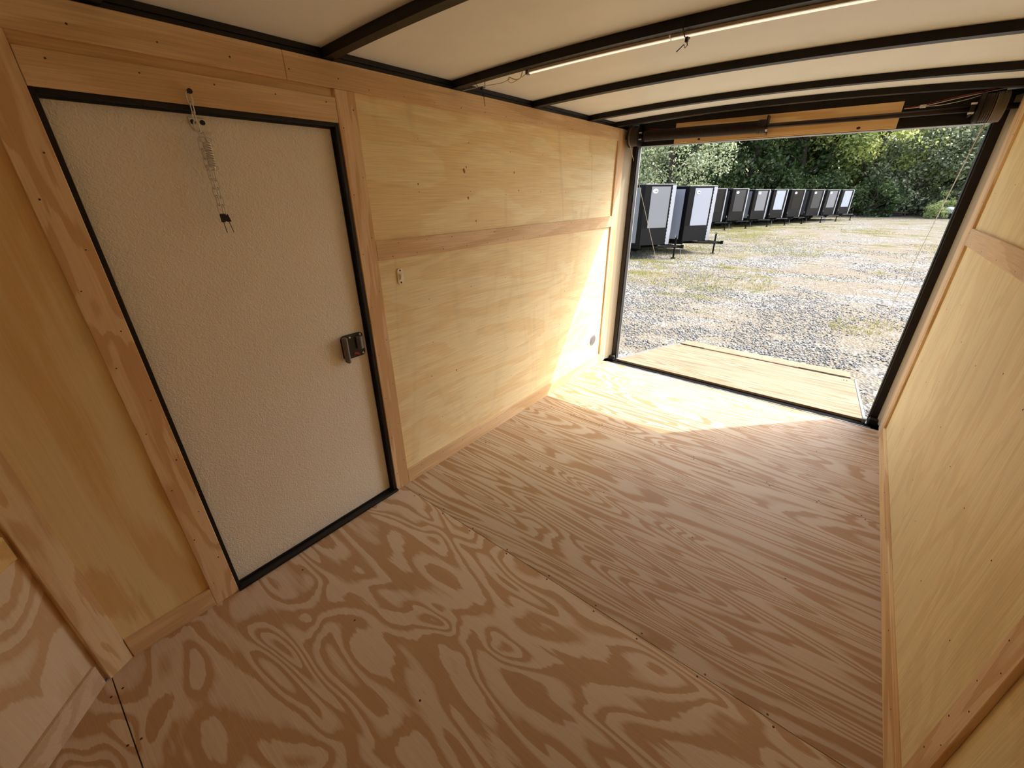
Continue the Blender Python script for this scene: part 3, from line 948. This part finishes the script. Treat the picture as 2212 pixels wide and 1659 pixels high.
# header wires
wr_ = empty('header_wires', (1.7, 3.40, 1.86), 'red and white wires with a small white connector above the shaft', 'wires')
MB().tube(smooth_pts([(1.575, 3.395, 1.822), (1.65, 3.39, 1.828), (1.80, 3.37, 1.852), (1.93, 3.33, 1.866), (1.99, 3.28, 1.862)]), 0.0018, 5).build('red_wire', M['red_wire'], wr_, label='red wire')
MB().tube(smooth_pts([(1.575, 3.395, 1.818), (1.65, 3.385, 1.821), (1.80, 3.37, 1.845), (1.93, 3.33, 1.858), (1.99, 3.28, 1.854)]), 0.0016, 5).build('white_wire', M['white'], wr_, label='white wire')
MB().tube(smooth_pts([(1.65, 3.385, 1.820), (1.72, 3.38, 1.819), (1.80, 3.38, 1.831), (1.86, 3.375, 1.846)]), 0.0014, 5).build('white_wire', M['white'], wr_)
MB().box(1.637, 1.663, 3.378, 3.392, 1.814, 1.828).build('connector', M['white'], wr_, 0.002)
MB().tube(smooth_pts([(0.15, 3.395, 1.834), (0.24, 3.385, 1.826), (0.32, 3.395, 1.812)]), 0.0018, 5).build('red_wire', M['red_wire'], wr_)
lb = MB().tube(smooth_pts([(-0.02, 3.30, 1.83), (0.02, 3.34, 1.822), (0.06, 3.37, 1.812)]), 0.0035, 6).build('lead', M['white'], wr_)

# ------------------------------------------------------------------ parked trailers
PCOL = {}
def panel_mat(key, col, rough=0.22, metal=0.0):
    if key not in PCOL:
        PCOL[key] = plain(key, col, rough, metal, 0.5, 0.04, 3)
    return PCOL[key]
P_GREY = panel_mat('grey_trailer_skin', srgb(128, 130, 134))
P_SILV = panel_mat('pale_silver_trailer_skin', srgb(162, 166, 176))
P_WHIT = panel_mat('white_trailer_skin', srgb(172, 180, 195))
P_CHAR = panel_mat('charcoal_trailer_skin', srgb(64, 64, 66))
P_BLCK = panel_mat('black_trailer_skin', srgb(16, 16, 18), 0.15)
M['tblack'] = plain('gloss_black_trim', srgb(8, 8, 9), 0.3, 0.0, 0.2)
M['guard'] = plain('black_tread_plate', srgb(14, 14, 15), 0.45, 0.0, 0.2, 0.3, 18, 0.5)
M['nosecap'] = plain('bright_tread_plate', srgb(176, 178, 184), 0.35, 0.3, 0.5, 0.06, 30)
M['roof_edge'] = plain('roof_edge_trim', srgb(112, 114, 118), 0.4, 0.3)
M['decal'] = plain('white_decal', srgb(236, 238, 240), 0.5)
M['decal_blue'] = plain('navy_print', srgb(56, 60, 84), 0.5)
TNAMES = {id(P_GREY): 'grey', id(P_SILV): 'pale silver', id(P_WHIT): 'white', id(P_CHAR): 'charcoal', id(P_BLCK): 'black'}

def cargo_trailer(xa, ya, ztop, skin, label, ring=False, scallop=False, hw=0.82, depth=0.56, length=3.0):
    zb = -0.07
    ob = empty('cargo_trailer', (xa - 1.2, ya, Z_G), label, 'trailer', 'parked cargo trailers in a row')
    xc = xa - depth
    xb = xc - length
    foot = [(xb, ya - hw), (xc, ya - hw), (xa, ya), (xc, ya + hw), (xb, ya + hw)]
    MB().prism([(x * 1.0, y) for x, y in foot], 'z', zb, ztop - 0.03).build('body', M['tblack'], ob, 0.004)
    inset = lambda d: [(xb - d, ya - hw - d), (xc + d * .5, ya - hw - d), (xa + d, ya), (xc + d * .5, ya + hw + d), (xb - d, ya + hw + d)]
    MB().prism(inset(0.012), 'z', ztop - 0.030, ztop - 0.010).build('roof', M['roof_edge'], ob, 0.004)
    # side sheet in the trailer's colour
    ys = ya - hw
    MB().box(xb + 0.12, xc - 0.13, ys - 0.004, ys + 0.002, zb + 0.06, ztop - 0.10).build('side_panel', skin, ob)
    MB().box(xb + 0.12, xc - 0.13, ya + hw - 0.002, ya + hw + 0.004, zb + 0.06, ztop - 0.10).build('side_panel', skin, ob)
    # V face nearest the yard: coordinates s along the face, z up
    a, b = Vector((xc, ys, 0)), Vector((xa, ya, 0))
    d = (b - a); Lf = d.length; d.normalize()
    nrm = Vector((d.y, -d.x, 0))
    def face_slab(s0, s1, z0, z1, o0, o1):
        q = [a + d * s0 + nrm * o0, a + d * s1 + nrm * o0, a + d * s1 + nrm * o1, a + d * s0 + nrm * o1]
        return MB().prism([(v.x, v.y) for v in q], 'z', z0, z1)
    zp0, zp1 = zb + 0.29 * (ztop - zb), ztop - 0.075
    face_slab(Lf * 0.20, Lf * 0.83, zp0, zp1, 0.0005, 0.005).build('nose_panel', skin, ob)
    face_slab(0.0, Lf * 0.95, zb, zp0 - 0.01, 0.0005, 0.008).build('stone_guard', M['guard'], ob)
    MB().box(xc - 0.11, xc + 0.0, ys - 0.012, ys + 0.03, zb, ztop - 0.03).build('corner_post', M['tblack'], ob, 0.004)
    # bright cap over the nose edge, folded round the apex, with toothed edges
    cw = 0.11 if scallop else 0.055
    zc1 = ztop - 0.035
    cap = MB()
    nt_ = 34 if scallop else 2
    d2 = Vector((d.x, -d.y, 0)); n2 = Vector((nrm.x, -nrm.y, 0))
    outer = b + Vector((0.014, 0, 0))
    vs, fs = [], []
    for i in range(nt_ + 1):
        z = zb + (zc1 - zb) * i / nt_
        w_ = cw + (0.018 if (scallop and i % 2) else 0.0)
        l = b - d * w_ + nrm * 0.010
        r = b - d2 * w_ + n2 * 0.010
        vs += [(l.x, l.y, z), (outer.x, outer.y, z), (r.x, r.y, z)]
    for i in range(nt_):
        k = 3 * i
        fs += [(k, k + 1, k + 4, k + 3), (k + 1, k + 2, k + 5, k + 4)]
    cap.add(vs, fs).build('nose_cap', M['nosecap'], ob)
    # decal: oval with a dark slanted mark
    sc, zc = Lf * 0.33, zp1 - 0.115
    def on_face(p, o):
        q = a + d * (sc + p[0]) + nrm * o
        return (q.x, q.y, zc + p[1])
    def decal(poly, o, name, mat, par):
        n = len(poly)
        vs = [on_face(p, o) for p in poly] + [on_face(p, o + 0.002) for p in poly]
        fs = [tuple(range(n)), tuple(range(n, 2 * n))] + [(i, (i + 1) % n, n + (i + 1) % n, n + i) for i in range(n)]
        return MB().add(vs, fs).build(name, mat, par)
    if ring:
        dk = decal(circ(0, 0, 0.088, 22, 0.062), 0.0052, 'decal', M['decal_blue'], ob)
        dl = decal(circ(0, 0, 0.080, 22, 0.055), 0.0074, 'decal_field', M['decal'], dk)
    else:
        dk = decal(circ(0, 0, 0.088, 22, 0.062), 0.0052, 'decal', M['decal'], ob)
    decal([(-0.052, -0.004), (0.005, -0.012), (0.03, -0.016), (0.055, -0.012), (0.058, 0.014), (0.03, 0.012), (0.0, 0.005)], 0.0096, 'decal_print', M['decal_blue'], dk)
    # chassis, tongue, jack
    fr = MB()
    for sy in (-1, 1):
        fr.box(xb, xc, ya + sy * (hw - 0.1) - 0.03, ya + sy * (hw - 0.1) + 0.03, zb - 0.10, zb - 0.001)
        fr.tube([(xc - 0.1, ya + sy * 0.52, zb - 0.05), (xa + 0.30, ya + sy * 0.03, zb - 0.05)], 0.035, 4)
    fr.box(xa + 0.26, xa + 0.46, ya - 0.035, ya + 0.035, zb - 0.085, zb - 0.01)
    fr.cyl((xa + 0.43, ya, zb - 0.09), (xa + 0.43, ya, zb + 0.01), 0.045, 10)
    fr.build('tongue', M['tblack'], ob)
    jk = MB().cyl((xa + 0.22, ya, Z_G + 0.03), (xa + 0.22, ya, zb + 0.24), 0.026, 10)
    jk.box(xa + 0.16, xa + 0.28, ya - 0.05, ya + 0.05, Z_G + 0.001, Z_G + 0.03)
    jk = jk.build('jack', M['tblack'], ob)
    MB().tube([(xa + 0.22, ya, zb + 0.22), (xa + 0.22, ya - 0.10, zb + 0.22), (xa + 0.22, ya - 0.10, zb + 0.29)], 0.010, 6).build('crank', M['grey_steel'], jk)
    MB().tube(smooth_pts([(xa + 0.40, ya - 0.03, zb - 0.08), (xa + 0.43, ya - 0.05, Z_G + 0.06), (xa + 0.36, ya - 0.06, Z_G + 0.02)]), 0.007, 5).build('safety_chain', M['grey_steel'], ob)
    for sy in (-1, 1):
        yy = ya + sy * (hw + 0.03)
        x_ = (xb + xc) / 2
        wh = MB().cyl((x_, yy - 0.09, Z_G + 0.285), (x_, yy + 0.09, Z_G + 0.285), 0.285, 20).build('wheel', M['tyre'], ob, 0.02)
        MB().cyl((x_, yy - 0.10, Z_G + 0.285), (x_, yy + 0.10, Z_G + 0.285), 0.16, 14).build('hub', M['alu'], wh)
        fe = MB()
        arc = [(x_ + 0.36 * math.cos(t), Z_G + 0.285 + 0.36 * math.sin(t)) for t in np.linspace(0.1, PI - 0.1, 9)]
        arc2 = [(x_ + 0.34 * math.cos(t), Z_G + 0.285 + 0.34 * math.sin(t)) for t in np.linspace(PI - 0.1, 0.1, 9)]
        fe.prism(arc + arc2, 'y', yy - 0.11, yy + 0.11)
        fe.build('fender', M['alu'], ob)
    return ob

TR = [
    (-2.88, 13.08, 1.575, P_GREY, 'grey cargo trailer closest to the ramp, half hidden by the black post', False, True),
    (-2.22, 14.86, 1.53, P_SILV, 'pale silver cargo trailer, second from the black post, ringed oval sticker', True, True),
    (-4.05, 23.90, 1.45, P_BLCK, 'black cargo trailer mostly hidden behind the big pale silver one', False, False),
    (-3.43, 25.63, 1.445, P_CHAR, 'charcoal cargo trailer standing left of a mid grey one', False, False),
    (-2.73, 27.36, 1.40, P_GREY, 'mid grey cargo trailer standing between a charcoal and a white one', False, False),
    (-2.13, 29.09, 1.40, P_WHIT, 'white cargo trailer standing between a mid grey and a glossy black one', True, False),
    (-1.50, 30.82, 1.38, P_BLCK, 'glossy black cargo trailer with a white oval sticker right of a white one', False, False),
    (-0.71, 32.55, 1.37, P_CHAR, 'charcoal cargo trailer standing right of the glossy black one', False, False),
    (-0.06, 34.28, 1.35, P_GREY, 'small grey cargo trailer second from the far end of the row', False, False),
    (0.60, 36.01, 1.34, P_WHIT, 'white cargo trailer at the far end of the row beside the bushes', True, False),
]
for xa, ya, zt_, skin, lab, ring, sc_ in TR:
    cargo_trailer(xa, ya, zt_, skin, lab, ring, sc_)

# ------------------------------------------------------------------ stones, grass, stick
def scatter_mesh(name, V, F, mat, label, cat, n_per):
    me = bpy.data.meshes.new(name)
    me.vertices.add(len(V)); me.vertices.foreach_set('co', V.astype(np.float32).ravel())
    k = F.shape[1]
    me.loops.add(F.size); me.loops.foreach_set('vertex_index', F.astype(np.int32).ravel())
    me.polygons.add(len(F)); me.polygons.foreach_set('loop_start', np.arange(0, F.size, k, dtype=np.int32))
    me.polygons.foreach_set('loop_total', np.full(len(F), k, dtype=np.int32))
    me.update(calc_edges=True)
    me.materials.append(mat)
    o = bpy.data.objects.new(name, me)
    if label is not None:
        COL.objects.link(o)
        tag(o, label, cat, None, 'stuff')
    return o
def vnoise(x, y, s, seed):
    r = np.random.default_rng(seed)
    g = r.random((64, 64))
    u, v_ = x * s, y * s
    i, j = np.floor(u).astype(int), np.floor(v_).astype(int)
    fu, fv = u - i, v_ - j
    fu, fv = fu * fu * (3 - 2 * fu), fv * fv * (3 - 2 * fv)
    G = lambda a, b: g[a % 64, b % 64]
    return (G(i, j) * (1 - fu) + G(i + 1, j) * fu) * (1 - fv) + (G(i, j + 1) * (1 - fu) + G(i + 1, j + 1) * fu) * fv
n = 90000
yy = 4.6 + 17 * rng.random(n) ** 1.6
xx = 1.56 + (rng.random(n) * 0.84 - 0.60) * yy + (rng.random(n) - .5)
dens = 0.6 * vnoise(xx, yy, 0.9, 3) + 0.4 * vnoise(xx, yy, 2.7, 4)
keep = (dens > 0.42 + 0.2 * rng.random(n)) & ~((xx > 0.0) & (xx < 2.0) & (yy < 5.75))
xx, yy = xx[keep], yy[keep]
n = len(xx)
sz = 0.006 + 0.015 * rng.random(n) ** 2.2
oct_ = np.array([(1, 0, 0), (-1, 0, 0), (0, 1, 0), (0, -1, 0), (0, 0, 1), (0, 0, -0.6)], float)
of = np.array([(0, 2, 4), (2, 1, 4), (1, 3, 4), (3, 0, 4), (2, 0, 5), (1, 2, 5), (3, 1, 5), (0, 3, 5)])
V = oct_[None] * sz[:, None, None] * (0.6 + 0.8 * rng.random((n, 6, 1)))
an = rng.random(n) * 2 * PI
ca, sa = np.cos(an), np.sin(an)
V = np.stack([V[..., 0] * ca[:, None] - V[..., 1] * sa[:, None], V[..., 0] * sa[:, None] + V[..., 1] * ca[:, None], V[..., 2] * 0.75], -1)
V += np.stack([xx, yy, Z_G + sz * 0.25], -1)[:, None]
F = of[None] + (np.arange(n) * 6)[:, None, None]
scatter_mesh('gravel', V.reshape(-1, 3), F.reshape(-1, 3), M['stone'], 'loose grey gravel stones strewn over the sandy yard', 'gravel', 6)

n = 26000
yy = 5 + 34 * rng.random(n) ** 1.2
xx = 1.0 + (rng.random(n) * 0.95 - 0.70) * yy
dens = 0.65 * vnoise(xx, yy, 0.5, 13) + 0.35 * vnoise(xx, yy, 1.7, 14) + np.clip((0.0 - xx) * 0.02, -0.1, 0.06) + np.clip((yy - 16) * 0.006, -.03, .05)
keep = (dens > 0.60) & ~((xx > -.3) & (xx < 2.2) & (yy < 6.2))
xx, yy = xx[keep], yy[keep]
n = len(xx)
B = 5
an = rng.random((n, B)) * 2 * PI
h = (0.02 + 0.045 * rng.random((n, B)))
bx = xx[:, None] + (rng.random((n, B)) - .5) * 0.10
by = yy[:, None] + (rng.random((n, B)) - .5) * 0.10
wd = 0.004 + 0.003 * rng.random((n, B))
p0 = np.stack([bx - wd * np.cos(an), by - wd * np.sin(an), np.full_like(bx, Z_G)], -1)
p1 = np.stack([bx + wd * np.cos(an), by + wd * np.sin(an), np.full_like(bx, Z_G)], -1)
p2 = np.stack([bx + h * 0.6 * np.sin(an * 3), by + h * 0.6 * np.cos(an * 5), Z_G + h], -1)
V = np.stack([p0, p1, p2], 2).reshape(-1, 3)
F = np.arange(len(V)).reshape(-1, 3)
scatter_mesh('grass', V, F, M['grass'], 'thin dry grass tufts growing through the gravel', 'grass', 3)

st = MB().tube([(2.132, 9.727, Z_G + 0.008), (2.21, 9.71, Z_G + 0.014), (2.291, 9.686, Z_G + 0.008)], 0.0065, 6).build('stick', M['bark'], None,
    label='thin brown stick lying alone on the gravel', category='stick')

# ------------------------------------------------------------------ trees and bushes
def leaf_cloud(centers, radii, per, size, seed, up=0.3, aspect=0.55):
    r = np.random.default_rng(seed)
    nc = len(centers)
    c = np.repeat(np.asarray(centers), per, 0)
    rad = np.repeat(np.asarray(radii), per)
    dirs = r.normal(size=(nc * per, 3)); dirs /= np.linalg.norm(dirs, axis=1)[:, None]
    rr = rad * r.random(nc * per) ** 0.45
    p = c + dirs * rr[:, None] * np.array([1, 1, 0.7])
    n_ = dirs * 0.6 + r.normal(size=p.shape) * 0.6 + np.array([0, 0, up])
    n_ /= np.linalg.norm(n_, axis=1)[:, None]
    t = np.cross(n_, r.normal(size=p.shape)); t /= np.linalg.norm(t, axis=1)[:, None]
    b = np.cross(n_, t)
    s = size * (0.55 + 0.9 * r.random(len(p)))[:, None]
    V = np.stack([p - t * s, p - b * s * aspect, p + t * s, p + b * s * aspect], 1).reshape(-1, 3)
    F = np.arange(len(V)).reshape(-1, 4)
    return V, F

def make_tree(name, h, rx, base, nclump, per, size, mat, seed, crown_shape='round'):
    """a mesh trio in local coordinates: trunk with limbs, crown; returns meshes"""
    r = np.random.default_rng(seed)
    cs, rs_ = [], []
    for i in range(nclump):
        t = r.random()
        z = base + (h - base) * t
        if crown_shape == 'cone': prof = (1 - t) * 0.95 + 0.08
        else: prof = math.sin(PI * (0.12 + 0.83 * t)) ** 0.6
        a = r.random() * 2 * PI
        q = rx * prof * (0.35 + 0.65 * r.random() ** 0.5)
        cs.append((q * math.cos(a), q * math.sin(a), z))
        rs_.append(rx * (0.20 + 0.20 * r.random()))
    V, F = leaf_cloud(cs, rs_, per, size, seed + 1)
    crown = scatter_mesh('crown', V, F, mat, None, None, 4).data
    b = MB()
    tr = h * 0.016 + 0.05
    b.tube([(0, 0, -0.05), (0.1 * r.normal(), 0.1 * r.normal(), h * 0.3), (0.25 * r.normal(), 0.25 * r.normal(), h * 0.6), (0.2 * r.normal(), 0.2 * r.normal(), h * 0.92)], tr, 7, tr * 0.25)
    for c in cs[:max(5, nclump // 4)]:
        z0 = max(0.5, c[2] - 0.6 * math.hypot(c[0], c[1]) - 0.3)
        b.tube([(0, 0, z0), (c[0] * 0.5, c[1] * 0.5, (z0 + c[2]) / 2 + 0.1), c], tr * 0.35, 5, 0.012)
    me = bpy.data.meshes.new('trunk')
    me.from_pydata(b.v, [], b.f)
    me.materials.append(M['bark'])
    return me, crown

PROTO = {
    'silver': make_tree('t', 9.5, 3.6, 1.2, 80, 130, 0.10, M['leaf_silver'], 101),
    'dark': make_tree('t', 13.0, 3.6, 0.6, 85, 85, 0.17, M['leaf_dark'], 102),
    'cone': make_tree('t', 14.0, 3.3, 0.5, 95, 80, 0.16, M['leaf_dark'], 103, 'cone'),
    'mid': make_tree('t', 11.5, 3.9, 0.8, 85, 140, 0.115, M['leaf_mid'], 104),
    'yellow': make_tree('t', 10.0, 3.7, 0.6, 85, 150, 0.105, M['leaf_yellow'], 105),
    'shrub': make_tree('t', 4.2, 2.6, 0.15, 60, 95, 0.10, M['leaf_mid'], 106),
    'greyshrub': make_tree('t', 5.6, 3.6, 0.1, 110, 150, 0.10, M['leaf_grey'], 107),
    'bush': make_tree('t', 1.25, 0.95, 0.05, 30, 80, 0.06, M['leaf_bush'], 108),
    'low': make_tree('t', 2.6, 2.0, 0.1, 45, 95, 0.10, M['leaf_dark'], 109),
}
def tree(kind, name, x, y, s, rot, label, cat, group=None):
    o = empty(name, (x, y, Z_G), label, cat, group)
    o.rotation_euler.z = rot
    o.scale = (s, s, s)
    for nm, me in zip(('trunk' if kind not in ('bush', 'low', 'shrub', 'greyshrub') else 'stems', 'crown'), PROTO[kind]):
        c = bpy.data.objects.new(nm, me)
        c.parent = o
        COL.objects.link(c)
    return o
GT = 'trees of the wood behind the yard'
tree('silver', 'silver_leaf_tree', -9.3, 30.5, 0.92, 0.4, 'silvery sunlit tree rising behind the two big parked trailers', 'tree')
tree('silver', 'silver_leaf_tree', -15.0, 36.0, 1.1, 1.9, 'silvery tree standing close against the black rear post', 'tree')
tree('yellow', 'yellow_green_tree', 0.9, 45.5, 1.1, 0.3, 'yellow-green sunlit tree above the far end of the trailer row', 'tree')
tree('yellow', 'yellow_green_tree', 6.6, 48.6, 1.1, 2.2, 'yellow-green sunlit tree above the rounded bush', 'tree')
tree('mid', 'broadleaf_tree', -3.6, 44.5, 1.05, 1.1, 'mid green broadleaf tree behind the charcoal and black trailers', 'tree')
tree('mid', 'broadleaf_tree', 10.6, 50.0, 1.1, 4.0, 'mid green broadleaf tree beside the right cable', 'tree')
tree('yellow', 'yellow_green_tree', -2.4, 48.5, 1.0, 5.0, 'yellow-green tree in the gap behind the small grey trailer', 'tree')
for i, (x, y, s) in enumerate(((-6.8, 42.5, 1.0), (-9.5, 40.5, 0.95), (-12.5, 43.0, 1.05), (-4.6, 45.5, 1.1))):
    tree('dark' if i % 2 else 'cone', 'dark_tree', x, y, s, i * 1.3, 'dark green tree standing in the shaded middle of the wood', 'tree', GT + ', shaded middle')
k = 0
for row, (yr, x0, x1, st_) in enumerate(((50.5, -26, 20, 4.6), (58.0, -30, 24, 5.6))):
    for x in np.arange(x0, x1, st_):
        kk = ('dark', 'mid', 'cone', 'dark', 'yellow', 'dark')[k % 6]
        tree(kk, 'woodland_tree', x + random.uniform(-1, 1), yr + random.uniform(-1, 1), 1.0 + 0.12 * row + random.uniform(0, .15), random.uniform(0, 6.28),
             'tall tree filling the back of the wood', 'tree', GT + ', back rows')
        k += 1
for x, y, s, ro in ((-16.5, 33, 1.0, 0), (-19.0, 38.0, 1.2, 1)):
    tree('mid', 'broadleaf_tree', x, y, s, ro, 'mid green tree at the edge of the wood behind the black rear post', 'tree', GT + ', behind the post')
tree('greyshrub', 'grey_leaf_shrub', 4.1, 45.0, 1.0, 2.1, 'big rounded grey-green bush right of the last white trailer', 'bush')
tree('shrub', 'tall_shrub', 8.6, 47.5, 1.2, 3.3, 'dark leafy bush behind the small pale bushes', 'bush')
tree('low', 'low_shrub', 1.7, 41.8, 0.9, 1.2, 'low dark undergrowth bush just beyond the last trailer', 'bush')
tree('low', 'low_shrub', 2.6, 44.6, 0.7, 4.1, 'low dark undergrowth bush at the foot of the big grey-green bush', 'bush')
tree('bush', 'pale_bush', 5.25, 41.2, 0.85, 0.5, 'small pale green bush at the edge of the gravel', 'bush')
tree('bush', 'pale_bush', 6.15, 43.2, 1.3, 2.6, 'feathery pale bush above the grey slab by the black post', 'bush')
for i, (x, y) in enumerate(((-14, 39.5), (-10.5, 38.5), (-7.5, 40), (-4.5, 41), (-1.5, 42.2))):
    tree('low', 'low_shrub', x, y, 1.1, i * 1.7, 'dark undergrowth bush in the shade behind the trailer row', 'bush', 'undergrowth behind the trailer row')
# low slab and bundle half hidden by the rear post
sb = empty('grey_slab', (6.3, 41.6, Z_G), 'low pale grey slab with a white bundle beside the small bushes', 'slab')
MB().box(5.62, 7.3, 41.2, 41.9, -0.16, 0.0).build('slab', M['grey_steel'], sb, 0.02)
MB().box(5.72, 7.2, 41.3, 41.8, Z_G + 0.001, -0.161).build('base', M['tblack'], sb)
bv = []
me_b = bmesh.new()
bmesh.ops.create_uvsphere(me_b, u_segments=14, v_segments=8, radius=1.0)
bmesh.ops.scale(me_b, vec=(0.26, 0.2, 0.14), verts=me_b.verts)
bmesh.ops.translate(me_b, vec=(5.86, 41.5, 0.10), verts=me_b.verts)
b_ = MB().add([tuple(q.co) for q in me_b.verts], [tuple(q.index for q in fc.verts) for fc in me_b.faces])
me_b.free()
b_.build('bundle', M['decal'], sb, smooth=True)
lg = empty('log_pile', (2.6, 42.6, Z_G), 'grey weathered logs lying at the foot of the tall bush', 'logs')
for (p, q, r_) in (((1.6, 42.2, Z_G + 0.10), (3.6, 42.7, Z_G + 0.09), 0.09), ((2.2, 42.4, Z_G + 0.26), (3.9, 42.5, Z_G + 0.24), 0.07), ((2.0, 41.9, Z_G + 0.06), (2.7, 42.6, Z_G + 0.55), 0.05)):
    MB().cyl(p, q, r_, 8, r_ * 0.8).build('log', M['bark'], lg)
